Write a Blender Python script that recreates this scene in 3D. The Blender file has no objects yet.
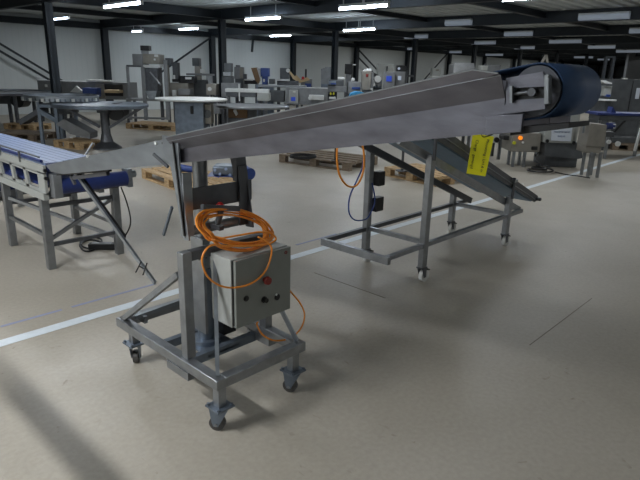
import bpy, bmesh, math, random
from mathutils import Vector, Matrix
random.seed(7)
C = bpy.context.scene.collection
PI = math.pi
# ------------------------------------------------------------------ survey
F0, PITCH, ROLL, YAW, H = 560.0, math.radians(16.8), math.radians(1.45), math.radians(43.3), 1.6
SY, CY = math.sin(YAW), math.cos(YAW)
def ray_uv(px, py):                       # survey sight line in (right, forward, up)
    X, Y = px-320, py-240
    a = X*math.cos(ROLL)+Y*math.sin(ROLL); b = X*math.sin(ROLL)-Y*math.cos(ROLL)
    return (a, F0*math.cos(PITCH)+b*math.sin(PITCH), -F0*math.sin(PITCH)+b*math.cos(PITCH))
def w_of(u, v, z): return Vector((u*SY+v*CY, -u*CY+v*SY, z))
def at(px, py, ax, val):                  # point of the place on the plane axis = val
    r = ray_uv(px, py); d = w_of(*r); o = (0, 0, H)
    t = (val-o[ax])/d[ax]; return Vector(o)+d*t
def uz(px, py, v):                        # sideways position and height at forward distance v
    r = ray_uv(px, py); t = v/r[1]; return r[0]*t, H+r[2]*t
def vfloor(px, py, z=0.0):
    r = ray_uv(px, py); return r[1]*(z-H)/r[2]
# ------------------------------------------------------------------ materials
def srgb(c):
    f = lambda x: x/12.92 if x <= .04045 else ((x+.055)/1.055)**2.4
    return tuple(f(v/255) for v in c)+(1,)
def mat(name, col, rough=.5, metal=0., var=0., scale=8, stretch=None, bump=0., bscale=60, emit=None, es=1., spec=.5, alpha=1.):
    m = bpy.data.materials.new(name); m.use_nodes = True
    nt = m.node_tree; b = nt.nodes['Principled BSDF']; L = nt.links
    c = srgb(col); b.inputs['Base Color'].default_value = c
    b.inputs['Roughness'].default_value = rough; b.inputs['Metallic'].default_value = metal
    b.inputs['Specular IOR Level'].default_value = spec
    if var or bump:
        tc = nt.nodes.new('ShaderNodeTexCoord'); mp = nt.nodes.new('ShaderNodeMapping')
        L.new(tc.outputs['Object'], mp.inputs[0])
        if stretch: mp.inputs['Scale'].default_value = stretch
    if var:
        n = nt.nodes.new('ShaderNodeTexNoise'); n.inputs['Scale'].default_value = scale; n.inputs['Detail'].default_value = 6
        L.new(mp.outputs[0], n.inputs['Vector'])
        r = nt.nodes.new('ShaderNodeValToRGB'); r.color_ramp.elements[0].position = .3; r.color_ramp.elements[1].position = .7
        r.color_ramp.elements[0].color = tuple(x*(1-var) for x in c[:3])+(1,)
        r.color_ramp.elements[1].color = tuple(min(1, x*(1+var)) for x in c[:3])+(1,)
        L.new(n.outputs[0], r.inputs[0]); L.new(r.outputs[0], b.inputs['Base Color'])
        mr = nt.nodes.new('ShaderNodeMapRange'); mr.inputs[3].default_value = max(.05, rough-.08); mr.inputs[4].default_value = rough+.1
        L.new(n.outputs[0], mr.inputs[0]); L.new(mr.outputs[0], b.inputs['Roughness'])
    if bump:
        n2 = nt.nodes.new('ShaderNodeTexNoise'); n2.inputs['Scale'].default_value = bscale; n2.inputs['Detail'].default_value = 4
        bp = nt.nodes.new('ShaderNodeBump'); bp.inputs['Strength'].default_value = bump; bp.inputs['Distance'].default_value = .01
        L.new(mp.outputs[0], n2.inputs['Vector']); L.new(n2.outputs[0], bp.inputs['Height']); L.new(bp.outputs[0], b.inputs['Normal'])
    if emit:
        b.inputs['Emission Color'].default_value = srgb(emit); b.inputs['Emission Strength'].default_value = es
    return m
M = dict(
 seam=mat('belt_seam', (112,130,172), .5),
 drumend=mat('drum_end_steel', (84,86,92), .5, .6, .2, 18),
 steel=mat('brushed_steel', (142,145,148), .33, .85, .16, 14, (1,1,1), .05, 90),
 plate=mat('rolled_steel_plate', (110,110,118), .32, .85, .22, 5, (1,1.2,4), .06, 40),
 plate2=mat('cleaner_steel_plate', (150,156,162), .38, .85, .12, 6, (1,1,3), .05, 40),
 dsteel=mat('dark_steel', (94,96,100), .45, .7, .18, 12),
 bsteel=mat('bluish_steel', (116,126,138), .4, .75, .18, 9),
 gpaint=mat('grey_enclosure_paint', (158,160,156), .45, 0, .04, 20, bump=.03, bscale=200),
 gdoor=mat('grey_door_paint', (124,127,122), .42, 0, .04, 20),
 mgrey=mat('machine_grey', (128,130,132), .45, .35, .15, 6),
 mgreyd=mat('machine_dark_grey', (84,87,90), .5, .3, .2, 6),
 mwarm=mat('machine_warm_steel', (138,134,126), .45, .5, .15, 6),
 black=mat('black_plastic', (22,22,24), .45),
 rubber=mat('black_rubber', (28,28,30), .7),
 beam=mat('dark_painted_beam', (38,44,50), .5, 0, .15, 3, spec=.4),
 navy=mat('navy_belt', (46,68,100), .55, 0, .12, 10, bump=.04, bscale=120, spec=.25),
 navyd=mat('dark_teal_belt', (108,134,156), .5, 0, .14, 8),
 blue=mat('blue_belt', (32,48,104), .42, 0, .1, 12),
 lblue=mat('pale_blue_modular_belt', (150,168,205), .35, 0, .08, 12),
 bluep=mat('blue_paint', (40,66,130), .4, 0, .1, 10),
 wood=mat('pallet_wood', (178,150,112), .75, 0, .35, 9, (1,6,6), .2, 60),
 woodd=mat('weathered_pallet_wood', (118,104,88), .8, 0, .35, 9, (1,6,6), .2, 60),
 orange=mat('orange_cable', (238,146,44), .45, 0, .08, 30),
 white=mat('white_plastic', (206,208,206), .4, 0, .05, 12),
 paper=mat('white_paper', (205,212,222), .6),
 castw=mat('wheel_nylon', (196,196,192), .45, 0, .06, 30),
 castd=mat('wheel_rubber', (70,68,66), .5, 0, .1, 30),
 yellow=mat('yellow_card', (255,246,30), .5, 0, .03, 10),
 ink=mat('ink', (30,32,40), .6),
 blueink=mat('blue_ink', (60,84,130), .6),
 red=mat('red_plastic', (120,30,24), .45), redb=mat('bright_red_plastic', (190,40,40), .4),
 screen=mat('lit_blue_screen', (40,60,150), .3, emit=(50,80,190), es=.35),
 screenw=mat('lit_pale_screen', (150,160,175), .3, emit=(190,200,215), es=.35),
 amber=mat('amber_lamp', (230,130,30), .4, emit=(255,140,30), es=.8),
 ylamp=mat('yellow_button', (190,190,40), .4),
 bag=mat('bright_blue_sheet', (70,160,215), .35, 0, .15, 10),
 tube=mat('fluorescent_tube', (240,245,255), .4, emit=(222,238,255), es=45),
 tubef=mat('far_fluorescent_tube', (240,245,255), .4, emit=(215,232,255), es=9),
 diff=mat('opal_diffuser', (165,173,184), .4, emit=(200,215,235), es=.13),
 housing=mat('lamp_housing', (190,195,198), .4),
 brown=mat('brown_tray', (120,92,62), .6), tan=mat('tan_tray', (196,172,134), .6),
 chalk=mat('blue_chalk', (140,146,172), .7), lmark=mat('white_floor_paint', (206,214,220), .5, 0, .06, 20),
 joint=mat('joint_filler', (122,116,107), .8), orangel=mat('pinkish_dirt', (150,110,80), .7))
def floor_mat():
    m = bpy.data.materials.new('epoxy_floor'); m.use_nodes = True; nt = m.node_tree; L = nt.links; b = nt.nodes['Principled BSDF']
    tc = nt.nodes.new('ShaderNodeTexCoord')
    def noise(s, d=5, dist=0):
        n = nt.nodes.new('ShaderNodeTexNoise'); n.inputs['Scale'].default_value = s; n.inputs['Detail'].default_value = d; n.inputs['Distortion'].default_value = dist
        L.new(tc.outputs['Object'], n.inputs['Vector']); return n
    def ramp(n, p0, c0, p1, c1):
        r = nt.nodes.new('ShaderNodeValToRGB'); r.color_ramp.elements[0].position = p0; r.color_ramp.elements[1].position = p1
        r.color_ramp.elements[0].color = c0; r.color_ramp.elements[1].color = c1; L.new(n.outputs[0], r.inputs[0]); return r
    def mult(a, b2, f=1):
        x = nt.nodes.new('ShaderNodeMixRGB'); x.blend_type = 'MULTIPLY'; x.inputs[0].default_value = f
        L.new(a.outputs[0], x.inputs[1]); L.new(b2.outputs[0], x.inputs[2]); return x
    base = ramp(noise(.7, 6, .6), .3, srgb((162,155,142)), .72, srgb((176,169,157)))
    g = ramp(noise(40, 4), .3, (.88,.88,.88,1), .7, (1,1,1,1))
    s = ramp(noise(9, 8, 1.5), .24, (.7,.68,.64,1), .32, (1,1,1,1))
    x = mult(mult(base, g), s)
    L.new(x.outputs[0], b.inputs['Base Color'])
    rr = nt.nodes.new('ShaderNodeMapRange'); rn = noise(3, 6, .5); rr.inputs[3].default_value = .3; rr.inputs[4].default_value = .52
    L.new(rn.outputs[0], rr.inputs[0]); L.new(rr.outputs[0], b.inputs['Roughness']); b.inputs['Specular IOR Level'].default_value = .45
    bp = nt.nodes.new('ShaderNodeBump'); bp.inputs['Strength'].default_value = .05; bp.inputs['Distance'].default_value = .01
    L.new(noise(120, 3).outputs[0], bp.inputs['Height']); L.new(bp.outputs[0], b.inputs['Normal'])
    return m
def wall_mat():
    m = bpy.data.materials.new('wall_panel'); m.use_nodes = True; nt = m.node_tree; L = nt.links; b = nt.nodes['Principled BSDF']
    tc = nt.nodes.new('ShaderNodeTexCoord'); w = nt.nodes.new('ShaderNodeTexWave'); w.wave_type = 'BANDS'; w.bands_direction = 'X'; w.inputs['Scale'].default_value = 1.6
    L.new(tc.outputs['Object'], w.inputs['Vector'])
    r = nt.nodes.new('ShaderNodeValToRGB'); r.color_ramp.elements[0].position = .02; r.color_ramp.elements[1].position = .12
    r.color_ramp.elements[0].color = srgb((204,211,212)); r.color_ramp.elements[1].color = srgb((208,214,215)); L.new(w.outputs[0], r.inputs[0])
    n = nt.nodes.new('ShaderNodeTexNoise'); n.inputs['Scale'].default_value = .8; L.new(tc.outputs['Object'], n.inputs['Vector'])
    r2 = nt.nodes.new('ShaderNodeValToRGB'); r2.color_ramp.elements[0].color = (.88,.88,.88,1); r2.color_ramp.elements[1].color = (1,1,1,1); L.new(n.outputs[0], r2.inputs[0])
    x = nt.nodes.new('ShaderNodeMixRGB'); x.blend_type = 'MULTIPLY'; x.inputs[0].default_value = 1; L.new(r.outputs[0], x.inputs[1]); L.new(r2.outputs[0], x.inputs[2])
    L.new(x.outputs[0], b.inputs['Base Color']); b.inputs['Roughness'].default_value = .55
    return m
M['floor'] = floor_mat(); M['wall'] = wall_mat()
M['deck'] = mat('roof_deck', (192,198,198), .5, .2, .1, 2)
# ------------------------------------------------------------------ mesh builder
ORI = {}
def tag(o, label=None, cat=None, group=None, kind=None):
    if label: o['label'] = label
    if cat: o['category'] = cat
    if group: o['group'] = group
    if kind: o['kind'] = kind
    return o
def thing(name, label, cat, loc, rz=0., group=None):
    o = bpy.data.objects.new(name, None); C.objects.link(o); o.empty_display_size = .1
    o.location = loc; o.rotation_euler = (0, 0, rz); tag(o, label, cat, group)
    return o
RZ = -(PI/2-YAW)                                       # heading of things squared up to the sight axis
def bthing(name, label, cat, u, v, group=None, z=0.):      # local axes: right, forward, up
    o = thing(name, label, cat, w_of(u, v, z), RZ, group); ORI[o.name] = Vector((u, v, z)); return o
def wthing(name, label, cat, loc, group=None):
    o = thing(name, label, cat, loc, 0, group); ORI[o.name] = Vector(loc); return o
def org(p):
    while p is not None:
        if p.name in ORI: return ORI[p.name]
        p = p.parent
    return Vector((0, 0, 0))
class MB:
    def __init__(s): s.b = bmesh.new()
    def add(s, vs, fs):
        v = [s.b.verts.new(p) for p in vs]
        for f in fs:
            try: s.b.faces.new([v[i] for i in f])
            except ValueError: pass
        return s
    def box(s, x0, x1, y0, y1, z0, z1):
        if x0 > x1: x0, x1 = x1, x0
        if y0 > y1: y0, y1 = y1, y0
        if z0 > z1: z0, z1 = z1, z0
        return s.add([(x0,y0,z0),(x1,y0,z0),(x1,y1,z0),(x0,y1,z0),(x0,y0,z1),(x1,y0,z1),(x1,y1,z1),(x0,y1,z1)],
                     [(0,3,2,1),(4,5,6,7),(0,1,5,4),(1,2,6,5),(2,3,7,6),(3,0,4,7)])
    def frame_axes(s, p, q, up=(0,0,1)):
        d = (q-p).normalized(); up = Vector(up)
        if abs(d.dot(up)) > .98: up = Vector((0,1,0))
        sd = d.cross(up).normalized(); u2 = sd.cross(d).normalized(); return d, sd, u2
    def bar(s, p, q, w, h=None, up=(0,0,1)):
        p, q = Vector(p), Vector(q); h = h or w; d, sd, u2 = s.frame_axes(p, q, up)
        vs = []
        for c in (p, q):
            for a, b in ((-1,-1),(1,-1),(1,1),(-1,1)): vs.append(c+sd*a*w/2+u2*b*h/2)
        return s.add(vs, [(0,1,2,3),(7,6,5,4),(0,4,5,1),(1,5,6,2),(2,6,7,3),(3,7,4,0)])
    def cyl(s, p, q, r, r2=None, n=20):
        p, q = Vector(p), Vector(q); r2 = r if r2 is None else r2; d, sd, u2 = s.frame_axes(p, q)
        vs = [c+(sd*math.cos(2*PI*i/n)+u2*math.sin(2*PI*i/n))*rr for c, rr in ((p, r), (q, r2)) for i in range(n)]
        fs = [(i, (i+1) % n, n+(i+1) % n, n+i) for i in range(n)]+[tuple(range(n-1, -1, -1)), tuple(range(n, 2*n))]
        return s.add(vs, fs)
    def ring(s, p, q, r, ri, n=24):                      # hollow tube section
        p, q = Vector(p), Vector(q); d, sd, u2 = s.frame_axes(p, q)
        vs = [c+(sd*math.cos(2*PI*i/n)+u2*math.sin(2*PI*i/n))*rr for c, rr in ((p,r),(q,r),(q,ri),(p,ri)) for i in range(n)]
        return s.add(vs, [(k*n+i, k*n+(i+1) % n, ((k+1) % 4)*n+(i+1) % n, ((k+1) % 4)*n+i) for k in range(4) for i in range(n)])
    def tube(s, pts, r, n=8, closed=False):
        pts = [Vector(p) for p in pts]; N = len(pts); vs = []; prev = None
        for i, p in enumerate(pts):
            a = pts[(i-1) % N] if closed or i > 0 else pts[i]; b = pts[(i+1) % N] if closed or i < N-1 else pts[i]
            d = (b-a).normalized()
            if prev is None: sd = d.orthogonal().normalized()
            else: sd = (prev-d*prev.dot(d)).normalized()
            prev = sd; u2 = d.cross(sd)
            vs += [p+(sd*math.cos(2*PI*k/n)+u2*math.sin(2*PI*k/n))*r for k in range(n)]
        fs = [(i*n+k, i*n+(k+1) % n, ((i+1) % N)*n+(k+1) % n, ((i+1) % N)*n+k) for i in range(N if closed else N-1) for k in range(n)]
        if not closed: fs += [tuple(range(n-1, -1, -1)), tuple(range((N-1)*n, N*n))]
        return s.add(vs, fs)
    def prism(s, poly, off):                             # polygon of 3-D points pushed along off
        off = Vector(off); n = len(poly); vs = [Vector(p) for p in poly]+[Vector(p)+off for p in poly]
        return s.add(vs, [tuple(range(n-1, -1, -1)), tuple(range(n, 2*n))]+[(i, (i+1) % n, n+(i+1) % n, n+i) for i in range(n)])
    def lathe(s, c, prof, n=32):                         # profile of (radius, z) round a vertical axis
        c = Vector(c); vs = [c+Vector((r*math.cos(2*PI*i/n), r*math.sin(2*PI*i/n), z)) for r, z in prof for i in range(n)]
        k = len(prof)
        return s.add(vs, [(j*n+i, j*n+(i+1) % n, (j+1)*n+(i+1) % n, (j+1)*n+i) for j in range(k-1) for i in range(n)]+[tuple(range(n-1, -1, -1)), tuple(range((k-1)*n, k*n))])
    def dome(s, c, r, h, n=16, m=5):
        return s.lathe(c, [(r*math.cos(PI/2*j/m)+1e-4, h*math.sin(PI/2*j/m)) for j in range(m+1)], n)
    def build(s, name, m, parent=None, label=None, bevel=0., smooth=True, raw=False):
        o0 = Vector((0,0,0)) if raw else org(parent)
        bmesh.ops.translate(s.b, verts=s.b.verts[:], vec=-o0)
        bmesh.ops.recalc_face_normals(s.b, faces=s.b.faces[:])
        if smooth:
            for f in s.b.faces: f.smooth = True
            for e in s.b.edges:
                if len(e.link_faces) == 2 and e.calc_face_angle(0) > .6: e.smooth = False
        me = bpy.data.meshes.new(name); s.b.to_mesh(me); s.b.free()
        me.materials.append(M[m] if isinstance(m, str) else m)
        o = bpy.data.objects.new(name, me); C.objects.link(o)
        if parent is not None: o.parent = parent
        if label: o['label'] = label
        if bevel:
            bv = o.modifiers.new('edge', 'BEVEL'); bv.width = bevel; bv.segments = 2; bv.limit_method = 'ANGLE'; bv.angle_limit = .8
        return o
def B(): return MB()
def children(o): return [c for c in o.children]
def copy_tree(o, parent=None):
    c = o.copy(); C.objects.link(c)
    if parent is not None: c.parent = parent
    for ch in children(o): copy_tree(ch, c)
    return c
def text_part(s, size, m, parent, loc, rot, depth=.0008, name='lettering', spacing=1.):
    cu = bpy.data.curves.new('t', 'FONT'); cu.body = s; cu.size = size; cu.extrude = depth; cu.align_x = 'CENTER'; cu.align_y = 'CENTER'; cu.space_line = spacing
    t = bpy.data.objects.new('t', cu); C.objects.link(t); bpy.context.view_layer.update()
    me = bpy.data.meshes.new_from_object(t.evaluated_get(bpy.context.evaluated_depsgraph_get())); bpy.data.objects.remove(t)
    o = bpy.data.objects.new(name, me); me.materials.clear(); me.materials.append(M[m]); C.objects.link(o)
    o.parent = parent; o.location = loc; o.rotation_euler = rot
    return o
def smooth_pts(pts, k=6, closed=False):
    P = [Vector(p) for p in pts]; N = len(P); out = []
    for i in range(N if closed else N-1):
        g = lambda j: P[j % N] if closed else P[max(0, min(N-1, j))]
        a, b, c, d = g(i-1), g(i), g(i+1), g(i+2)
        for j in range(k):
            t = j/k; out.append(.5*((2*b)+(c-a)*t+(2*a-5*b+4*c-d)*t*t+(3*b-a-3*c+d)*t*t*t))
    if not closed: out.append(P[-1])
    return out
def struct(name, mb, m, **k):
    o = mb.build(name, m, None, **k); o['kind'] = 'structure'; return o

# ================================================================== THE HALL
X0, X1, Y0, Y1, ZC = -7.0, 66.0, -7.0, 20.1, 3.12
struct('floor', B().box(X0, X1, Y0, Y1, -.1, 0), 'floor')
struct('wall_back', B().box(X0, X1, Y1, Y1+.12, 0, 3.3), 'wall')
struct('wall_right', B().box(X1, X1+.12, Y0, Y1+.12, 0, 3.3), 'wall')
struct('wall_front', B().box(X0, X1, Y0-.12, Y0, 0, 3.3), 'wall')
wl = B().box(X0-.12, X0, Y0-.12, Y1+.12, 0, 3.3)
struct('wall_left', wl, 'wall')
q = at(626, 60, 0, 36.)
struct('wall_partition', B().box(36, X1, q.y-.12, q.y, 0, ZC), 'mgreyd')
# corrugated roof deck, ribs along the bays
dk = B(); y = Y0; prof = []
while y < Y1:
    prof += [(y, ZC), (y+.14, ZC), (y+.17, ZC+.06), (y+.27, ZC+.06)]; y += .30
prof.append((Y1+.1, ZC))
vs = [(X0, a, b) for a, b in prof]+[(X1, a, b) for a, b in prof]; n = len(prof)
dk.add(vs, [(i, i+1, n+i+1, n+i) for i in range(n-1)])
dk.box(X0, X1, Y0, Y1+.1, ZC+.09, ZC+.12)
struct('ceiling', dk, 'deck', smooth=False)
# floor markings and cut joints
struct('trim_1', B().box(X0+.2, 40, 3.385, 3.475, 0, .002), 'lmark')
ch = B()
for a, b in ((at(0,326,2,0).x, at(58,307,2,0).x), (at(70,306,2,0).x, at(150,281,2,0).x), (at(290,243,2,0).x, at(330,232,2,0).x)):
    ch.box(a, b, 3.66, 3.685, 0, .0015)
struct('trim_2', ch, 'chalk')
struct('trim_3', B().box(3.14, 3.148, 2.28, 3.02, 0, .001), 'joint')
struct('trim_4', B().box(3.2, 4.3, 1.2, 1.205, 0, .001), 'joint')
# steel frame: I-section rafters across the bays, I-section columns
RX = [5.25+4.57*k for k in range(-2, 14)]
def isec(mb, axis, a, b, c0, c1, w, h, t=.012):
    # a,b run limits; c0,c1 centre coordinates of the two other axes
    if axis == 'y':
        x, z = c0, c1
        mb.box(x-w/2, x+w/2, a, b, z, z+t).box(x-w/2, x+w/2, a, b, z+h-t, z+h).box(x-t/2, x+t/2, a, b, z, z+h)
    elif axis == 'x':
        yy, z = c0, c1
        mb.box(a, b, yy-w/2, yy+w/2, z, z+t).box(a, b, yy-w/2, yy+w/2, z+h-t, z+h).box(a, b, yy-t/2, yy+t/2, z, z+h)
    else:
        x, yy = c0, c1
        mb.box(x-w/2, x+w/2, yy-h/2, yy-h/2+t, a, b).box(x-w/2, x+w/2, yy+h/2-t, yy+h/2, a, b).box(x-t/2, x+t/2, yy-h/2, yy+h/2, a, b)
    return mb
for i, x in enumerate(RX):
    o = isec(B(), 'y', Y0, Y1, x, 2.85, .12, ZC-2.85-.002).build('trim_%d' % (5+i), 'beam'); o['kind'] = 'structure'
kk = 5+len(RX)
for i, (yy, z, h) in enumerate(((19.9, 2.80, .2), (13.1, 2.88, .2), (6.2, 2.96, .14), (-1.0, 2.9, .2), (9.6, 3.0, .11), (16.6, 2.96, .14))):
    o = isec(B(), 'x', X0, X1, yy, z, .12, h).build('trim_%d' % (kk+i), 'beam'); o['kind'] = 'structure'
kk += 6
for i, x in enumerate(RX):
    if x < 2: continue
    o = isec(B(), 'z', 0, 2.85, x, 13.1, .16, .16).build('steel_column', 'beam'); o['kind'] = 'structure'
    o = isec(B(), 'z', 0, 2.85, x+.02, 19.9, .2, .2).build('wall_column', 'beam'); o['kind'] = 'structure'
def brace(p1, p2, y=19.78):
    a, b = at(*p1, 1, y), at(*p2, 1, y)
    o = B().bar(a, b, .06, .06).build('wall_brace', 'beam'); o['kind'] = 'structure'
for a, b in (((-60,8),(66,83)), ((-60,16),(60,86)), ((150,80),(210,38)), ((357,48),(392,86)), ((357,56),(384,84)), ((415,90),(447,54))): brace(a, b)
struct('hanging_conduit', B().cyl(at(253,40,1,19.6), at(252,52,1,19.6), .05), 'beam')

# ------------------------------------------------------------------ lamps
def batten(name, p, length, label, group, em='tube', w=.08):
    x, yy, z = p; t = wthing(name, label, 'ceiling light', (x, yy, z), group)
    L = length/2
    B().prism([(x-w/2,yy-L,z+.03),(x+w/2,yy-L,z+.03),(x+w*.35,yy-L,z+.08),(x-w*.35,yy-L,z+.08)], (0,length,0)).build('housing', 'housing', t)
    B().cyl((x,yy-L+.02,z), (x,yy+L-.02,z), .022).build('tube', em, t)
    for s in (-1, 1):
        B().box(x-.03, x+.03, yy+s*(L-.01)-.01, yy+s*(L-.01)+.01, z-.032, z+.035).build('end_cap', 'white', t)
        if ZC-z > .1: B().box(x-.008, x+.008, yy+s*L*.7-.008, yy+s*L*.7+.008, z+.08, ZC).build('hanger', 'housing', t)
    return t
g1 = 'bare tube lights under the roof deck'
def tl(pa, pb, z, label, em='tube'):
    a, b = at(*pa, 2, z), at(*pb, 2, z); return batten('ceiling_light', ((a.x+b.x)/2, (a.y+b.y)/2, z), max(.7, min(2.3, abs(a.y-b.y))), label, g1, em)
tl((111,8), (135,2), 2.80, 'bright tube light, nearest one toward the upper left corner')
tl((251,20.5), (276,17), 2.78, 'bright tube light above the rear machines, right of the paired dark columns')
tl((275,36.5), (287,35), 2.97, 'short-looking bright tube light above the tilted blue hopper')
tl((342,9), (364,7), 2.78, 'long bright tube light high above the twin control cabinets, left of a pair in line')
tl((368,7), (380,6), 2.78, 'bright tube light end to end with the longer one, upper centre')
tl((347,31), (357.5,30), 2.79, 'lower bright tube light of a pair, left piece, above the monitor on a stand')
tl((361,30), (372,29), 2.79, 'lower bright tube light of a pair, right piece, above the grey console')
tl((499,-1), (540,-1), 3.0, 'bright tube light cut by the top edge above the drum end')
tl((55,20), (65,17.5), 2.86, 'small bright tube light beside the leftmost column top', 'tubef')
tl((133,31.5), (142,31.5), 2.72, 'faint tube light low against the wall above the tall weigher', 'tubef')
tl((185,30), (193,28), 2.95, 'bright tube light just left of the paired dark columns')
# opal lamps fixed to the webs of the rafters
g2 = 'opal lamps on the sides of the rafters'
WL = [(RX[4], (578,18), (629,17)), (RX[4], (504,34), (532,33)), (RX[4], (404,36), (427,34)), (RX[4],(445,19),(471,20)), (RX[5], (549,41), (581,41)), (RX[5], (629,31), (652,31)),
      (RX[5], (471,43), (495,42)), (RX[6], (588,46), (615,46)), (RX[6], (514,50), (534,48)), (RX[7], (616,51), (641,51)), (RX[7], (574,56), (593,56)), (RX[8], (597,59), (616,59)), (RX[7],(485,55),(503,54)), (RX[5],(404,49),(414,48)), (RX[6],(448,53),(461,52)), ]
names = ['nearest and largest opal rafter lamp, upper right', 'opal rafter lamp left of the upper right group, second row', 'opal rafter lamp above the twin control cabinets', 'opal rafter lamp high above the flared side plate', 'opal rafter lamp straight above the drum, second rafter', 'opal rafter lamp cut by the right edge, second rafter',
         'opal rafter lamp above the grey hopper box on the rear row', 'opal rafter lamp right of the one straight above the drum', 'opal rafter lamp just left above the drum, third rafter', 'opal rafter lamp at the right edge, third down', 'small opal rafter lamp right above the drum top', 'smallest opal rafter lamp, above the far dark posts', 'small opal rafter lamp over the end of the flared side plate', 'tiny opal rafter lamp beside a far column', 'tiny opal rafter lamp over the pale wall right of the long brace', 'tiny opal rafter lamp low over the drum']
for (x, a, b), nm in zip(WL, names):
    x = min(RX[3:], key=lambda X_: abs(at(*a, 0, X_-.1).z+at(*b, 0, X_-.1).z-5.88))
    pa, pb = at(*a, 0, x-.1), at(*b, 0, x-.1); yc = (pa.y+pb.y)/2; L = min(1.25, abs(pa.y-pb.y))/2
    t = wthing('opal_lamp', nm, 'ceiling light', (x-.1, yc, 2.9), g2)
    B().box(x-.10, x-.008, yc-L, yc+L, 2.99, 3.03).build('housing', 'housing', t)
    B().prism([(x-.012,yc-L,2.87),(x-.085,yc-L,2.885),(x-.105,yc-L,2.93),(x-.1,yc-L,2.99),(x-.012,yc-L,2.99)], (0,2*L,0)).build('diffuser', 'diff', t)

# ================================================================== MAIN CONVEYOR ON ITS TROLLEY
XN, XF = 1.36, 1.66                      # near and far side of the conveyor
zb = lambda y: 1.47+.179*(.611-y)
zt = lambda y: 1.611-.211*(y-.729)
mc = wthing('incline_conveyor', 'long steel incline belt conveyor with dark blue head drum on a wheeled trolley', 'conveyor', (1.55, 2.2, 0))
def sheet(poly_yz, x, th, flip=1): return B().prism([(x, y, z) for y, z in poly_yz], (th*flip, 0, 0))
for X, s in ((XN, 1), (XF, -1)):
    # flared guard: lip - first crease - second crease - foot
    ys = [2.17, 1.9, 1.6, 1.3, 1.0, .729, .66]
    ztl = [zt(y) for y in ys[:-1]]+[1.604]
    def offx(k): return [-.050, -.037, 0, .002][k]*s
    rows = []
    for k in range(4):
        row = []
        for y, t in zip(ys, ztl):
            f = (y-.66)/(2.17-.66)
            h = zt(y)-zb(y); z = [t, min(zt(y)-.017-.008*(1-f), t-.003), zt(y)-.48*h, zb(y)][k]
            row.append(Vector((X+offx(k), y, z)))
        rows.append(row)
    mb = B(); vs = [p for r in rows for p in r]; n = len(ys)
    vs2 = [p+Vector((.003*s, 0, 0)) for p in vs]
    fs = [(k*n+i, k*n+i+1, (k+1)*n+i+1, (k+1)*n+i) for k in range(3) for i in range(n-1)]
    N = len(vs)
    fs += [tuple(reversed([j+N for j in f])) for f in fs]
    loop = [i for i in range(n)]+[k*n+n-1 for k in range(1, 4)]+[3*n+i for i in range(n-2, -1, -1)]+[k*n for k in (2, 1)]
    fs += [(loop[i], loop[(i+1) % len(loop)], loop[(i+1) % len(loop)]+N, loop[i]+N) for i in range(len(loop))]
    mb.add(vs+vs2, fs); mb.build('side_guard', 'plate', mc, smooth=False)
    B().tube([(X-.051*s, y, t+.001) for y, t in zip(ys, ztl)], .0022, 6).build('guard_lip', 'plate2', mc)
    B().tube([Vector(p)+Vector((-.0005*s,0,0)) for p in rows[1]], .0012, 6).build('crease_highlight', 'plate2', mc)  # thin brighter strip painting the highlight along the first crease
    # tail side plate
    sheet([(3.68,.988),(2.14,zt(2.14)),(2.14,zb(2.14)-.004),(2.3,zb(2.3)),(3.42,zb(3.42)),(3.6,.955)], X-.002*s, .004, s).build('tail_plate', 'plate2', mc, label='cleaner bluish steel plate at the low end')
    # lower head box and bearing plate
    sheet([(.70,1.500),(.605,1.512),(.605,1.468),(.70,1.452)], X-.008*s, .01, s).build('lower_guard', 'plate', mc, bevel=.001)
    q = [at(p[0], p[1], 0, 1.353) for p in ((506,78),(543,71.5),(545,86.5),(514.5,88),(514.5,100),(545,98),(545,109),(484,116.6),(506,104))]
    sheet([(p.y, p.z) for p in q], X-.007*s, .008, s).build('bearing_plate', 'plate', mc)
    q2 = [at(p_[0], p_[1], 0, 1.36) for p_ in ((512,85.5),(545,83.5),(545,100.5),(512,102.5))]
    sheet([(p_.y, p_.z) for p_ in q2], X+.003*s, .006, s).build('bearing_slot', 'black', mc)
    q = [at(p[0], p[1], 0, 1.345) for p in ((544.5,75),(548.5,75),(548.5,104),(544.5,104))]
    sheet([(p.y, p.z) for p in q], X-.016*s, .02, s).build('take_up_plate', 'steel', mc)
    q = [at(p[0], p[1], 0, 1.345) for p in ((510.5,86),(513,86),(513,103),(510.5,103))]
    sheet([(p.y, p.z) for p in q], X-.02*s, .03, s).build('tensioner_bracket', 'steel', mc)
    a, b = at(513,94,0,1.35), at(530,92,0,1.35); xx = X-.005*s
    B().cyl((xx,a.y,a.z), (xx,b.y,b.z), .005).build('tension_screw', 'dsteel', mc)
    B().cyl((X+.012*s,b.y-.005,b.z), (X-.014*s,b.y-.005,b.z), .010, n=20).build('bearing', 'dsteel', mc)
    for px, py in ((547,76),(547,102)):
        p = at(px, py, 0, 1.34); B().cyl((X-.02*s,p.y,p.z), (X-.006*s,p.y,p.z), .004, n=6).build('bolt', 'steel', mc)
    for px, py, r, m in ((289.8,118.2,.0045,'black'),(223,130,.005,'black'),(380,99.5,.012,'black'),(494,81,.004,'black'),(88.5,156.3,.008,'white'),(157,143,.008,'white'),(170,141.5,.004,'dsteel'),(170,155,.007,'black'),(164,143,.004,'dsteel')):
        p = at(px, py, 0, XN); B().cyl((X-.010*s,p.y,p.z), (X+.006*s,p.y,p.z), r, n=8).build('bolt', m, mc)
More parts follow.
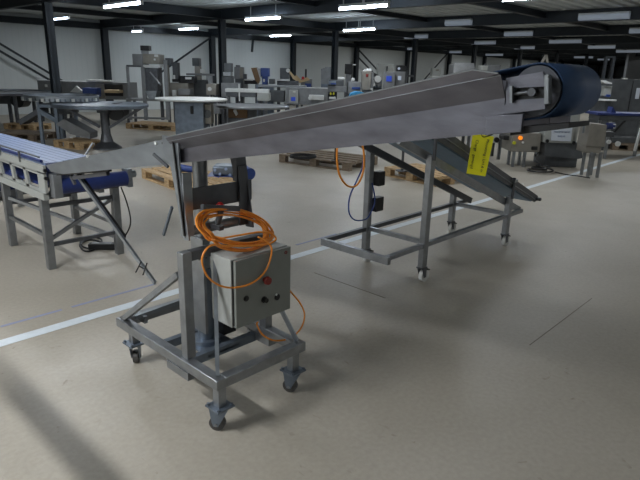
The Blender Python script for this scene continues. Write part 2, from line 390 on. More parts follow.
# drum and belt
DC = Vector((0, .592, 1.566)); R = .0625
B().cyl((XN+.018,DC.y,DC.z), (XF-.018,DC.y,DC.z), R-.003, n=48).build('head_drum', 'drumend', mc, label='grey steel drum end')
TA = Vector((0, 3.45, zb(3.45)+.045)); r2 = .03
def belt_loop():
    pts = []
    ang = math.atan2(TA.z-DC.z, TA.y-DC.y)
    d = (TA-DC).length; off = math.asin((R-r2)/d)
    # outer hull of two circles
    a1 = ang+PI/2-off; a2 = ang-PI/2+off
    for k in range(25): 
        t = a1+(2*PI-(a1-a2))*k/24; pts.append((DC.y+R*math.cos(t), DC.z+R*math.sin(t)))
    for k in range(13):
        t = a2+(a1-a2)*k/12; pts.append((TA.y+r2*math.cos(t), TA.z+r2*math.sin(t)))
    return pts
pl = belt_loop(); n = len(pl)
mb = B(); mb.add([(x, y, z) for x in (XN+.022, XF-.022) for y, z in pl], [(i, (i+1) % n, n+(i+1) % n, n+i) for i in range(n)])
o = mb.build('belt', 'navy', mc, label='dark blue rubber belt'); md = o.modifiers.new('t', 'SOLIDIFY'); md.thickness = .004; md.offset = 1
B().cyl((XN+.02,TA.y,TA.z), (XF-.02,TA.y,TA.z), r2-.003, n=20).build('tail_roller', 'dsteel', mc)
a, b = at(520,121,0,XN+.01), at(570,121,0,XN+.01)
B().prism([(XN+.01,.64,1.455),(XN+.01,.50,1.485),(XN+.01,.50,1.497),(XN+.01,.64,1.475)], (.14,0,0)).build('belt_scraper', 'rubber', mc)
for yy in (3.0, 2.2, 1.5, .8): B().box(XN+.002, XF-.002, yy-.02, yy+.02, zb(yy)+.004, zb(yy)+.022).build('cross_member', 'dsteel', mc)
# hanger frame under the conveyor
for X, s in ((1.335, 1), (1.69, -1)):
    mb = B().prism([(X,2.235,1.31),(X,2.11,1.31),(X,2.11,1.19),(X,2.06,.86),(X,2.10,.855),(X,2.18,1.18),(X,2.235,1.24)] if s > 0 else [(X,2.235,1.24),(X,2.11,1.24),(X,2.045,.86),(X,2.10,.855)], (.008,0,0))
    mb.box(X, X+.045*s, 2.085, 2.095, .87, 1.16)
    mb.build('hanger_plate', 'plate2' if s > 0 else 'dsteel', mc)
B().box(1.343, 1.73, 2.10, 2.108, .985, 1.085).build('hanger_crosspiece', 'dsteel', mc, label='dark flat crosspiece')
B().cyl((1.343,2.12,.885), (1.73,2.12,.885), .024).build('hanger_tube', 'steel', mc)
B().box(1.64, 1.69, 2.10, 2.13, 1.085, zb(2.1)).build('hanger_lug', 'dsteel', mc)
for p, q in (((153.5,154),(168,167)), ((172,207),(163.5,235))):
    a, b = at(*p, 0, 1.32), at(*q, 0, 1.33); B().bar(a, b, .010, .012).build('lock_lever', 'dsteel' if p[0] < 160 else 'bsteel', mc)
# lift column
CXc, CYc = 1.55, 2.27
B().cyl((CXc,CYc,.62), (CXc,CYc,zb(CYc)+.01), .036, n=28).build('column', 'steel', mc)
B().cyl((CXc,CYc,.235), (CXc,CYc,.63), .043, n=28).build('column_sleeve', 'bsteel', mc, label='blue-grey outer sleeve of the lift column')
B().cyl((CXc,CYc,.215), (CXc,CYc,.24), .075, n=28).build('column_flange', 'bsteel', mc)
B().box(CXc+.08, CXc+.16, CYc-.05, CYc+.05, .238, .36).build('gearbox', 'black', mc)
B().cyl((CXc+.16,CYc-.02,.27), (CXc+.22,CYc-.02,.27), .03).build('gearbox_shaft', 'dsteel', mc)
for dz in (.0, .035): B().cyl((CXc-.06,CYc-.05,.70+dz), (CXc-.02,CYc-.05,.70+dz), .008, n=8).build('clamp_bolt', 'black', mc)
B().box(CXc-.055, CXc-.04, CYc-.08, CYc+.02, .3, .8).build('column_rib', 'steel', mc)
# trolley frame
XA, XB, YA, YB, ZR = 1.30, 1.80, 1.825, 2.69, .262
t5 = .05
for x in (XA, XB): B().box(x-t5/2, x+t5/2, YA-t5/2, YB+t5/2, ZR-t5/2, ZR+t5/2).build('side_rail', 'steel', mc, bevel=.003)
for y in (YA, YB): B().box(XA+t5/2, XB-t5/2, y-t5/2, y+t5/2, ZR-t5/2, ZR+t5/2).build('end_rail', 'steel', mc, bevel=.003)
B().box(XA+t5/2, XB-t5/2, 2.13, 2.165, .19, .235).build('cross_rail', 'bsteel', mc)
B().box(XA+t5/2, XB-t5/2, 2.37, 2.405, .19, .235).build('cross_rail', 'bsteel', mc)
B().box(1.46, 1.66, 2.13, 2.40, .205, .215).build('base_plate', 'bsteel', mc)
for x in (XA, XB): B().box(x-.03, x+.03, 2.02, 2.2, ZR-.065, ZR-t5/2).build('rail_shoe', 'steel', mc)
for x in (XA+.01, XB-.01): B().box(x-.018, x+.03, 2.05, 2.098, ZR+t5/2, .81).build('upright', 'steel', mc, bevel=.003)
B().box(XA+.04, XB-.032, 2.052, 2.096, .765, .81).build('top_rail', 'dsteel', mc, bevel=.003)
B().bar((XA,YB-.01,ZR+.02), (XA,2.10,.70), .028, .028).build('rail_brace', 'steel', mc)
B().bar((XB,YB-.01,ZR+.02), (XB,2.10,.70), .028, .028).build('rail_brace', 'steel', mc)
B().bar((XA+.005,YA+.01,ZR+.03), (1.46,2.045,.78), .018, .018).build('rail_brace', 'plate2', mc)
B().bar((XB-.005,YA+.01,ZR+.03), (1.68,2.045,.74), .018, .018).build('rail_brace', 'plate2', mc)
B().bar((1.34,YB-.07,.30), (1.77,YB-.07,.32), .022, .022).build('tow_rod', 'plate2', mc, label='bright rod beside the far end rail')
B().bar((1.38,YB-.03,.285), (1.38,YB-.11,.285), .02, .04).build('rod_clamp', 'steel', mc)
# castors
def castor(x, y, wheel='castd', ang=.5):
    B().box(x-.022, x+.022, y-.022, y+.022, .13, ZR-t5/2).build('castor_post', 'steel', mc, bevel=.002)
    c = B().box(x-.048, x+.048, y-.048, y+.048, .122, .130)
    for a, b in ((-1,-1),(1,-1),(1,1),(-1,1)): c.cyl((x+a*.038,y+b*.038,.13), (x+a*.038,y+b*.038,.139), .008, n=6)
    ca, sa = math.cos(ang), math.sin(ang); dx = Vector((ca, sa, 0)); nx = Vector((-sa, ca, 0)); O = Vector((x, y, 0))
    for s in (-1, 1):
        off = nx*(.021*s)
        c.prism([O+off+dx*.045+Vector((0,0,.122)), O+off-dx*.045+Vector((0,0,.122)), O+off-dx*.006+Vector((0,0,.045)), O+off+dx*.004+Vector((0,0,.028)), O+off+dx*.026+Vector((0,0,.028)), O+off+dx*.034+Vector((0,0,.05))], nx*(.004*s))
    p = c.build('castor', 'bsteel', mc)
    ax = O+dx*.014+Vector((0,0,.037))
    B().cyl(ax-nx*.014, ax+nx*.014, .037, n=28).build('wheel', wheel, p)
    B().cyl(ax-nx*.028, ax+nx*.028, .008, n=8).build('axle', 'steel', p)
for x, y, a in ((XA+.02,YA+.02,2.15), (XB-.02,YA+.02,2.0), (XA+.05,YB-.02,.9), (XB-.02,YB-.02,.8)): castor(x, y, 'castd', a)
# strut from the tail to the trolley
P, Q = at(75,172,0,1.42), at(155,283,0,1.42)
B().bar(P, Q, .014, .022).build('strut', 'plate2', mc, label='bright diagonal strut')
B().bar(P+(Q-P)*.0+Vector((.018,.0,0)), P+(Q-P)*.62+Vector((.018,0,0)), .012, .018).build('strut_channel', 'black', mc)
a = at(141,262,0,1.40); b = at(151,271,0,1.40); m1 = at(137,270,0,1.40); m2 = at(143,275,0,1.40)
B().bar(a, m1+(m1-a)*.3, .005).bar(at(147,263,0,1.4), m2, .005).bar((a+m1)/2, (at(147,263,0,1.4)+m2)/2, .005).build('strut_latch', 'black', mc)
p, q = at(58,174.5,0,1.40), at(110,170.5,0,1.40)
B().bar(p, q, .02, .012).build('strut_bracket', 'black', mc)
p, q = at(73,178,0,1.395), at(108,173.5,0,1.395)
B().bar(p, q, .02, .022).bar(at(71,176,0,1.39), at(75,184,0,1.39), .015, .02).build('strut_hinge', 'dsteel', mc)
# control box
cb = B().box(1.44, 1.785, 1.90, 2.050, .455, .785).build('control_box', 'gpaint', mc, bevel=.003, label='light grey steel control box with a darker door')
B().box(1.446, 1.779, 1.894, 1.901, .461, .779).build('door_seal', 'black', cb)
B().box(1.450, 1.788, 1.878, 1.895, .455, .782).build('door', 'gdoor', cb, bevel=.002)
def button(px, py, r, h, m, nm='push_button'):
    p = at(px, py, 1, 1.878); B().cyl((p.x,1.879,p.z), (p.x,1.879-h,p.z), r, r*.9, n=20).build(nm, m, cb)
    B().ring((p.x,1.879,p.z), (p.x,1.874,p.z), r*1.25, r*.8).build('button_ring', 'black' if m != 'white' else 'steel', cb)
button(246,298.5,.011,.010,'black'); button(264,299.5,.013,.022,'black','selector_switch'); button(277,297,.013,.006,'black')
p = at(276.5,294.5,1,1.872); B().cyl((p.x,1.873,p.z), (p.x,1.871,p.z), .006).build('painted_glint', 'white', cb)  # white disc painted in as the glint on the black button
p = at(267,280.5,1,1.86); B().cyl((p.x,1.879,p.z), (p.x,1.86,p.z), .012).cyl((p.x,1.86,p.z), (p.x,1.846,p.z), .021, .018).build('emergency_button', 'red', cb, label='dark red mushroom button')
p = at(286,252.5,1,1.876); B().ring((p.x,1.878,p.z), (p.x,1.875,p.z), .008, .005).build('door_lock', 'red', cb)
B().box(1.53, 1.56, 1.92, 1.95, .43, .455).build('cable_gland', 'black', cb)
# clamp handle the cable hangs on
a, b = at(202,207,1,2.03), at(239,208.5,1,2.03)
B().bar(a, b, .02, .022).build('hook_bar', 'dsteel', mc, label='dark bar the cable coil hangs on')
B().cyl((a+b)/2-Vector((0,0,.01)), (a+b)/2+Vector((.0,.03,-.08)), .014).box((a.x+b.x)/2-.012,(a.x+b.x)/2+.012,2.03,2.10,.885,.905).build('hook_stem', 'dsteel', mc)
p = at(220,203.5,1,2.07); B().dome(p-Vector((0,0,.012)), .018, .02).cyl(p-Vector((0,0,.045)), p-Vector((0,0,.01)), .008).build('clamp_knob', 'redb', mc, label='red clamp knob')
# orange cable: coil, loop over the box front, loop at the right
pts = []
for k in range(10):
    cx, cy = 234+1.8*math.sin(k*2.1), 228+1.6*math.cos(k*1.7); rx, ry = 34.5+3.6*math.sin(k*1.3), 17.2+3.6*math.cos(k*2.3)
    for j in range(20):
        t = 2*PI*j/20+2.4; px = cx+rx*math.cos(t); py = cy+ry*math.sin(t)+(px-cx)*.16+(1.5 if math.sin(t) > 0 else 0)*math.sin(k)
        Yc = 1.99-.05*math.sin(t)+.012*math.sin(k*2.7)+.006*math.cos(3*t+k)
        pts.append(at(px, py, 1, Yc))
tailp = [at(258,232,1,1.93), at(270,233,1,1.92), at(276,239,1,1.91), at(268,244,1,1.90), at(250,246,1,1.89), at(228,246,1,1.885), at(213,245,1,1.873), at(205,251,1,1.868), at(202,262,1,1.866), at(208,277,1,1.866), at(221,286,1,1.866), at(236,287.5,1,1.864), at(252,283,1,1.864), at(264,273,1,1.862), at(270,260,1,1.864), at(271.5,248,1,1.868), at(266,241,1,1.878), at(258,237,1,1.89)]
cable = smooth_pts(pts, 2)+smooth_pts(tailp, 5)
tag(B().tube(cable, .0045, 8).build('power_cable', 'orange'), 'coiled orange power cable hanging over the grey control box', 'cable')
p2 = [at(258,322,1,1.93), at(257,325,1,1.92), at(263,335,1,1.91), at(275,340.5,1,1.90), at(290,338,1,1.90), at(301,328,1,1.905), at(304.5,315,1,1.92), at(300,303,1,1.94), at(290,291,1,1.96), at(286,286,1,1.985)]
tag(B().tube(smooth_pts(p2, 8), .0045, 8).build('supply_cable', 'orange'), 'thin orange cable looping below the right edge of the grey control box', 'cable')

# ================================================================== SECOND CONVEYOR ON STAND
sc = wthing('sloped_conveyor', 'sloped belt conveyor with blue-grey belt on a four-legged castor stand', 'conveyor', (4.3, 2.6, 0))
YN, YF, ZS = 2.29, 2.90, .31
lg = [(3.62,YN,1.02), (5.05,YN,.50), (3.66,YF,1.0), (5.07,YF,.46)]
for x, y, zt_ in lg:
    B().box(x-.03, x+.03, y-.025, y+.025, .13, zt_).build('leg', 'steel', sc, bevel=.003)
    c = B().box(x-.035, x+.035, y-.03, y+.03, .118, .13)
    for s in (-1, 1): c.prism([(x-.03,y+s*.022,.12),(x+.03,y+s*.022,.12),(x+.035,y+s*.022,.04),(x+.005,y+s*.022,.04)], (0,.003*s,0))
    c = c.build('castor', 'dsteel', sc)
    B().cyl((x+.035,y-.016,.052), (x+.035,y+.016,.052), .052, n=26).build('wheel', 'castw', c)
    B().prism([(x+.03,y-.02,.10),(x+.09,y-.02,.085),(x+.09,y-.02,.095),(x+.03,y-.02,.118)], (0,.04,0)).build('brake_pedal', 'black', c)
w = .035
for y in (YN, YF): B().box(3.14, 5.36, y-w/2-.001, y+w/2+.001, ZS-w/2, ZS+w/2).build('stand_rail', 'steel' if y == YN else 'dsteel', sc, bevel=.002)
for x in (3.12, 3.68, 5.10): B().box(x-w/2, x+w/2, YN-w/2 if x > 3.2 else YN-.04, YF+w/2, ZS-w/2+.001-(.02 if x < 3.2 else 0), ZS+w/2+.001).build('stand_crossbar', 'steel', sc, bevel=.002)
zl = lambda x: 1.147-.390*(x-3.6)
for y in (YN+.035, YF-.035):
    B().bar((3.25,y,zl(3.25)-.135), (5.38,y,zl(5.38)-.145), .03, .06).build('sloped_beam', 'steel' if y < 2.5 else 'dsteel', sc, bevel=.002)
xa, xb = 3.36, 5.62
for y, s in ((YN-.015, 1), (YF+.03, -1)):
    B().prism([(xa,y,zl(xa)),(xb,y,zl(xb)),(xb+.10,y,zl(xb)+.015),(xb+.06,y,zl(xb)+.06),(xa,y,zl(xa)+.115)], (0,.005*s,0)).build('side_guard', 'dsteel', sc)
    B().bar((xa,y-.002,zl(xa)+.06), (xb,y-.002,zl(xb)+.03), .008, .008).build('guard_edge', 'steel', sc)
    B().prism([(xa,y+.01*s,zl(xa)+.115),(xb,y+.01*s,zl(xb)+.062),(xb,y+.01*s,zl(xb)+.075),(xa,y+.01*s,zl(xa)+.13)], (0,.02*s,0)).build('guard_rubber', 'black', sc)
mb = B().prism([(xa,YN+.01,zl(xa)-.005),(xb-.03,YN+.01,zl(xb-.03)-.005),(xb+.01,YN+.01,zl(xb)+.02),(xb-.03,YN+.01,zl(xb-.03)+.045),(xa,YN+.01,zl(xa)+.045)], (0,YF-YN,0))
mb.build('belt', 'navyd', sc, label='blue-grey belt')
B().cyl((xb+.04,YN-.06,zl(xb)+.03), (xb+.04,YN+.02,zl(xb)+.03), .018).build('roller_shaft', 'dsteel', sc)
for x in (3.62, 5.05):
    z0 = .98 if x < 4 else .48
    B().cyl((x,YN-.028,z0), (x,YN-.028,zl(x)+.10), .014).build('support_rod', 'dsteel', sc)
    B().box(x-.03, x+.03, YN-.05, YN-.012, zl(x)+.06, zl(x)+.085).build('rod_clamp', 'steel', sc)
B().box(3.72, 3.80, YF-.06, YF-.0, .68, .80).build('motor_switch', 'black', sc)
B().box(3.70, 3.80, YF-.06, YF-.0, .46, .58).build('motor_switch', 'black', sc)
p = [at(372,183,1,2.86), at(375,200,1,2.86), at(371,212,1,2.86), at(366,219,1,2.86), at(355,220,1,2.84), at(349,212,1,2.84), at(350,196,1,2.84), at(358,178,1,2.84), at(363,165,1,2.85), at(364,145,1,2.86)]
tag(B().tube(smooth_pts(p, 6), .006).build('hanging_cable', 'bluep'), 'thin blue cable looping beside the far left leg of the castor stand', 'cable')
p = [at(337.5,141,1,2.80), at(337,160,1,2.80), at(340,176,1,2.80), at(348,186,1,2.80), at(357,185,1,2.80), at(363,172,1,2.80), at(364,155,1,2.80), at(361,138,1,2.80)]
tag(B().tube(smooth_pts(p, 6), .008).build('hanging_cable', 'orange'), 'orange cable hanging in a U left of the castor stand', 'cable')
# yellow card
a, b, c, d = [at(px, py, 1, yy) for px, py, yy in ((473,133.5,2.25),(494,136.5,2.13),(485.5,176.5,2.13),(466.5,173.5,2.25))]
yt = wthing('yellow_tag', 'yellow handwritten card hanging from the sloped conveyor guard', 'tag', (a+b)/2)
nrm = (c-b).cross(b-a).normalized()
B().prism([a, b, c, d], -nrm*.004).build('card', 'yellow', yt)
ex = (c-b).normalized(); ey = nrm.cross(ex).normalized()
tm = Matrix(((ex.x,ey.x,nrm.x),(ex.y,ey.y,nrm.y),(ex.z,ey.z,nrm.z))).to_euler()
def tagtext(s, f, size):
    p = a.lerp(b, f).lerp(d.lerp(c, f), .5); text_part(s, size, 'ink', yt, p-ORI[yt.name]+nrm*.0045, tm, .0006)
tagtext('Charge : gemengd', .22, .032); tagtext('Mouwtrog : L=1.6 m', .74, .032)
B().tube(smooth_pts([a.lerp(b,.4), a.lerp(b,.55)+Vector((0,0,-.015)), b+Vector((0,0,.03)), a.lerp(b,.5)+Vector((0,.03,.06))], 5), .004).build('tie', 'black', yt)

# ================================================================== BLUE-BELT TABLE CONVEYOR AT THE LEFT
a, b = at(172.5,138,0,1.33), at(184.5,236,0,1.33)
B().bar(a, b, .006, .008).build('hanger_edge', 'black', mc)
tc = wthing('table_conveyor', 'table-height conveyor with pale blue modular belt at the left edge', 'conveyor', (1.9, 4.9, 0))
YE, YL = 4.42, 7.2
B().box(1.63, 2.03, YE, YL, .862, .882).build('belt', 'lblue', tc, label='pale blue modular belt')
gm = B()
for k in range(7): gm.box(1.66+k*.058, 1.664+k*.058, YE+.01, YL, .882, .8835)
gm.build('belt_seams', 'seam', tc)
B().cyl((1.632,YE,.846), (2.028,YE,.846), .034, n=20).build('nose_roller', 'blue', tc)
B().box(1.64, 2.02, YE+.05, YL, .68, .70).build('return_belt', 'blue', tc, label='darker blue return belt')
for X, s in ((1.60, 1), (2.04, 1)):
    sp = B().box(X, X+.02, YE-.03, YL, .80, .865).box(X-.02, X+.02, YE-.03, YL, .60, .655)
    yy = YE+.10
    sp.box(X, X+.02, YE-.03, YE+.10, .64, .81)
    while yy < YL-.3:
        sp.prism([(X,yy+.20,.65),(X,yy+.26,.65),(X,yy+.30,.805),(X,yy+.25,.805)], (.02,0,0)).box(X, X+.02, yy, yy+.3, .65, .675).box(X, X+.02, yy, yy+.3, .785, .805)
        yy += .3
    sp.build('side_frame', 'mgrey' if X > 2 else 'gpaint', tc)
B().cyl((1.612,YE+.02,.893), (1.612,YL,.893), .012).build('guide_rail', 'blue', tc)
B().cyl((1.60,YE+.02,.925), (1.60,YL,.925), .006).build('guard_wire', 'steel', tc)
for yy in (4.85, 5.3): B().box(1.592, 1.604, yy-.01, yy+.01, .84, .93).build('guard_post', 'steel', tc)
B().cyl((1.70,YE-.05,.70), (2.24,YE-.05,.70), .062, n=32).build('drive_drum', 'blue', tc, label='dark blue drive drum')
B().box(1.64, 1.70, YE-.10, YE+.0, .62, .80).build('bearing_block', 'mgrey', tc)
B().box(2.24, 2.28, YE-.10, YE+.0, .63, .78).cyl((2.28,YE-.05,.73), (2.33,YE-.05,.73), .03).build('bearing_block', 'plate2', tc)
for yy, z in ((YE-.031,.83),(YE-.031,.77)): B().cyl((1.61,yy+.005,z), (1.61,yy-.012,z), .014, n=8).build('bolt', 'black', tc)
for x in (1.63, 2.22):
    for y in (4.54, 5.40, 6.9): B().box(x-.03, x+.03, y-.03, y+.03, 0, .60).build('leg', 'steel', tc, bevel=.003)
B().box(1.60, 2.25, 4.51, 4.57, .60, .63).build('cross_beam', 'dsteel', tc)
B().box(1.60, 2.25, 5.37, 5.43, .60, .63).build('cross_beam', 'dsteel', tc)
for z in (.20, .52): B().box(1.66, 2.19, 4.53, 4.56, z-.015, z+.015).build('leg_rail', 'dsteel', tc)
for x in (1.63, 2.22): B().box(x-.015, x+.015, 4.57, 5.37, .26, .29).build('leg_rail', 'steel', tc)
B().box(1.66, 2.19, 5.39, 5.42, .38, .41).build('leg_rail', 'dsteel', tc)
B().bar((1.66,4.545,.25), (2.19,4.545,.50), .028).build('leg_brace', 'steel', tc)
B().bar((1.64,5.37,.45), (2.21,4.6,.15), .028).build('leg_brace', 'steel', tc)
a, b = at(83,155,0,2.03), at(92,143,0,2.03)
B().bar((2.035,a.y,.86), (2.035,b.y,b.z), .010).build('guide_rod', 'white', tc)
# power supply and its black lead
pw = at(103, 249, 2, 0)
px_ = thing('power_supply', 'small black power brick on the floor beneath the table conveyor', 'power supply', (pw.x, pw.y, 0), RZ+.1)
B().box(-.12, .11, -.035, .035, 0, .055).build('brick', 'black', px_, raw=True, bevel=.005)
B().box(-.09, .08, -.03, .03, .055, .06).build('cover', 'mgrey', px_, raw=True)
lead = [at(*p, 2, .008+.004*(i % 3)) for i, p in enumerate(((90,249),(82,246),(81,241),(90,237),(101,239),(100,246),(90,251),(83,250),(80,244),(88,240),(98,241),(108,246)))]
tag(B().tube(smooth_pts(lead, 6), .008).build('coiled_lead', 'black'), 'thin black lead coiled beside the small power brick', 'cable')
hang = [at(121,187,1,4.40), at(126,200,1,4.42), at(130,215,1,4.5), at(130,226,1,4.6), at(124,238,1,4.7), at(120,246,1,4.75)]
hang[-1] = at(116,250,2,.01)
tag(B().tube(smooth_pts(hang, 6), .006).build('hanging_lead', 'black'), 'black lead hanging from the right end of the blue drive drum', 'cable')
# lower blue conveyor further back
lb = wthing('low_conveyor', 'low dark blue belt conveyor lying behind the legs of the table conveyor', 'conveyor', (2.2, 7.4, 0))
B().box(1.2, 2.45, 7.35, 7.9, .10, .30).build('belt', 'blue', lb, bevel=.05)
B().box(1.2, 2.5, 7.31, 7.35, .05, .12).box(1.2, 2.5, 7.9, 7.94, .05, .12).build('frame', 'dsteel', lb)
for x in (1.3, 2.3): B().box(x, x+.06, 7.35, 7.9, 0, .10).build('foot', 'dsteel', lb)

# ================================================================== PALLETS
def pallet(x, y, rz, label, m='wood', sx=1.2, sy=.8, z=0., grp='wooden pallets on the floor'):
    t = thing('wooden_pallet', label, 'pallet', (x, y, z), rz, grp)
    for k in range(5): B().box(0, sx, k*(sy-.12)/4, k*(sy-.12)/4+.12, .122, .144).build('top_board', m, t, raw=True)
    for a in (0, sx/2-.07, sx-.14): B().box(a, a+.14, 0, sy, .100, .122).build('stringer_board', m, t, raw=True)
    for b in (0, sy/2-.05, sy-.10):
        B().box(0, sx, b, b+.10, 0, .020).build('base_board', m, t, raw=True)
        for a in (0, sx/2-.07, sx-.14): B().box(a, a+.14, b, b+.10, .020, .100).build('block', m, t, raw=True)
    return t
a, b = at(346,171,2,0), at(281,162,2,0); d = b-a
pallet(a.x, a.y, math.atan2(d.y, d.x)-PI+PI, 'weathered grey pallet behind the long conveyor, a hose coil and wire on it', 'woodd', d.length, -.95) if False else None
d.normalize()
def pallet_by(p0, p1, depth, label, m):                # front edge p0 -> p1 (left to right in view), depth away
    A_, B_ = at(*p0, 2, 0), at(*p1, 2, 0); L_ = (B_-A_).length; ang = math.atan2(B_.y-A_.y, B_.x-A_.x)
    return pallet(A_.x, A_.y, ang, label, m, L_, depth), A_, ang, L_
pallet_by((279,162), (349,171.5), 1.0, 'weathered grey pallet on the floor behind the middle of the long conveyor', 'woodd')
pallet_by((384,175.5), (436,187), .75, 'light wooden pallet seen under the castor stand, steel post standing on it', 'wood')
pl3 = pallet_by((142,178), (196,199), .75, 'light wooden pallet behind the hanger frame, blue gear unit on it', 'wood')
pallet_by((126,128.5), (176,131.5), .8, 'wooden pallet carrying the tall steel weigher', 'wood')
pallet_by((-4,139), (34,141.5), .7, 'brown pallet lying left of the flared pedestal foot', 'woodd')
pallet_by((54,147), (80,150), .6, 'brown pallet right under the large round table', 'wood')
pallet_by((612,150), (650,152), .5, 'dark pallet on the floor at the right edge', 'woodd')
pallet_by((4,129), (34,131), .6, 'brown pallet on the floor beneath the leftmost round tables, further back', 'wood')
# blue gear unit on the pallet behind the hanger
vv = vfloor(222, 190, 0)
gu, gz = uz(222, 175, vv+.35)
g = bthing('gear_unit', 'blue wrapped gear unit on the light pallet behind the hanger frame', 'motor', gu-.0, vv+.25)
ORI_u = ORI[g.name]; u0, v0 = ORI_u.x, ORI_u.y
def bx(mb, p0, p1, v_a, v_b):                         # box from image-surveyed corners at depth
    ua, za = uz(*p0, v_a); ub, zb_ = uz(*p1, v_a); return mb.box(ua, ub, v_a, v_b, max(.146, min(za, zb_)), max(za, zb_))
vg = v0
bx(B(), (212,166), (235,181), vg, vg+.3).build('housing', 'bsteel', g, bevel=.03)
bx(B(), (206,178), (240,190), vg-.05, vg+.35).build('base', 'bluep', g)
for pp in ((215,170),(220,174),(226,169),(230,175)):
    ua, za = uz(*pp, vg); B().cyl((ua,vg-.015,za), (ua,vg+.02,za), .02, n=10).build('bolt_cap', 'lblue', g)
ua, za = uz(247, 172, vg); 
B().cyl((ua-.06,vg+.1,za-.0), (ua+.05,vg-.05,za-.02), .085, n=20).build('motor', 'bluep', g, label='dark blue motor drum')
B().bar((ua-.06,vg+.1,za), (ua-.35,vg+.1,za-.05), .05).build('shaft', 'dsteel', g)
B().box(ua-.08, ua+.02, vg-.02, vg+.12, .146, za-.05).build('stand', 'dsteel', g)
# roller conveyor length lying on the same pallet
vv2 = vfloor(185, 185); t = bthing('roller_tube', 'dark blue roller tube lying on the light pallet left of the lift column', 'roller', uz(190,168,vv2)[0], vv2+.3)
ua, za = uz(178,167,vv2+.3); ub, zb2 = uz(204,171,vv2+.3)
B().cyl((ua,vv2+.3,za), (ub,vv2+.25,zb2), .05, n=16).build('roller', 'bluep', t)
B().box(ua+.02, ua+.08, vv2+.22, vv2+.38, .15, za-.04).box(ub-.08, ub-.02, vv2+.2, vv2+.35, .15, zb2-.04).build('cradle', 'dsteel', t)
# things on the grey pallet
c = at(303,158,2,.144); 
hp = [c+Vector((.22*math.cos(a*.5)*(1+.03*(a % 3)), .22*math.sin(a*.5), .012+.0045*a/4)) for a in range(38)]
tag(B().tube(hp, .012).build('hose_coil', 'rubber'), 'flat black hose coil on the weathered grey pallet', 'hose')
c = at(335,161,2,.144)
t = wthing('wire_stand', 'thin bent wire stand on the weathered grey pallet', 'stand', c)
B().tube([c, c+Vector((.0,0,.28)), c+Vector((.05,-.04,.34))], .012).build('wire', 'black', t)
B().cyl(c, c+Vector((0,0,.012)), .07, n=16).build('base', 'black', t)
c = at(402,171,2,.144)
t = wthing('post_stand', 'thin steel post on a round foot on the light pallet', 'stand', c)
B().cyl(c+Vector((0,0,.01)), c+Vector((0,0,.95)), .02).build('post', 'dsteel', t)
B().cyl(c, c+Vector((0,0,.015)), .10).build('foot', 'dsteel', t)
B().box(c.x-.25, c.x+.25, c.y-.03, c.y+.03, c.z+.95, c.z+1.0).build('arm', 'white', t)

# ================================================================== MACHINES AT THE BACK
def machine(name, label, cat, pxc, v, parts, group=None):
    u, _ = uz(pxc, 90, v); t = bthing(name, label, cat, u, v, group)
    for pt in parts:
        kind, nm, m = pt[:3]; a = pt[3:]
        if kind == 'box':      # x0,x1,ytop,ybot(or None floor), dv0, dv1
            x0, x1, y0, y1, d0, d1 = a; ua, zt_ = uz(x0, y0, v+d0); ub, zz = uz(x1, y0, v+d0); zt_ = (zt_+zz)/2
            zb_ = 0 if y1 is None else uz((x0+x1)/2, y1, v+d0)[1]
            B().box(ua, ub, v+d0, v+d1, max(0, zb_), zt_).build(nm, m, t, bevel=.01)
        elif kind == 'cylx':   # x0,x1,yc, r, dv
            x0, x1, yc, r, d0 = a; ua, za = uz(x0, yc, v+d0); ub, z2 = uz(x1, yc, v+d0); B().cyl((ua,v+d0,za), (ub,v+d0,z2), r, n=20).build(nm, m, t)
        elif kind == 'cylz':   # xc, ytop, ybot, r, dv
            xc, y0, y1, r, d0 = a; ua, za = uz(xc, y0, v+d0); z2 = 0 if y1 is None else uz(xc, y1, v+d0)[1]; B().cyl((ua,v+d0,max(0,z2)), (ua,v+d0,za), r, n=24).build(nm, m, t)
        elif kind == 'cyly':
            xc, yc, r, d0, d1 = a; ua, za = uz(xc, yc, v+d0); B().cyl((ua,v+d0,za), (ua,v+d1,za), r, n=20).build(nm, m, t)
        elif kind == 'legs':   # x0,x1,ytop, dv0, dv1, w
            x0, x1, y0, d0, d1, w_ = a; ua, za = uz(x0, y0, v+d0); ub, z2 = uz(x1, y0, v+d0)
            for uu in (ua, ub-w_):
                for dd in (d0, d1-w_): B().box(uu, uu+w_, v+dd, v+dd+w_, 0, min(za, z2)).build(nm, m, t)
        elif kind == 'bar':
            p, q, w_, d0, d1 = a; ua, za = uz(*p, v+d0); ub, z2 = uz(*q, v+d1); B().bar((ua,v+d0,za), (ub,v+d1,z2), w_).build(nm, m, t)
        elif kind == 'poly':   # list of px points, d0,d1
            ps, d0, d1 = a; P_ = [uz(*p, v+d0) for p in ps]; B().prism([(uu, v+d0, max(0,zz)) for uu, zz in P_], (0,d1-d0,0)).build(nm, m, t)
        elif kind == 'disc':   # xc, yc, r, th, dv
            xc, yc, r, th, d0 = a; ua, za = uz(xc, yc, v+d0); B().lathe((ua,v+d0,za), [(r*.97,-th),(r,-th*.8),(r,-.01),(r*.985,0)], 48).build(nm, m, t)
        elif kind == 'rim':
            xc, yc, r, h_, d0 = a; ua, za = uz(xc, yc, v+d0); B().ring((ua,v+d0,za), (ua,v+d0,za+h_), r, r-.02, n=48).build(nm, m, t)
        elif kind == 'foot':   # flared pedestal
            xc, y0, r0, r1, d0 = a; ua, za = uz(xc, y0, v+d0); B().lathe((ua,v+d0,0), [(r1,0),(r1,.03),(r0*1.5,.14),(r0,.3),(r0,za)], 20).build(nm, m, t)
    return t
v3 = 11.3
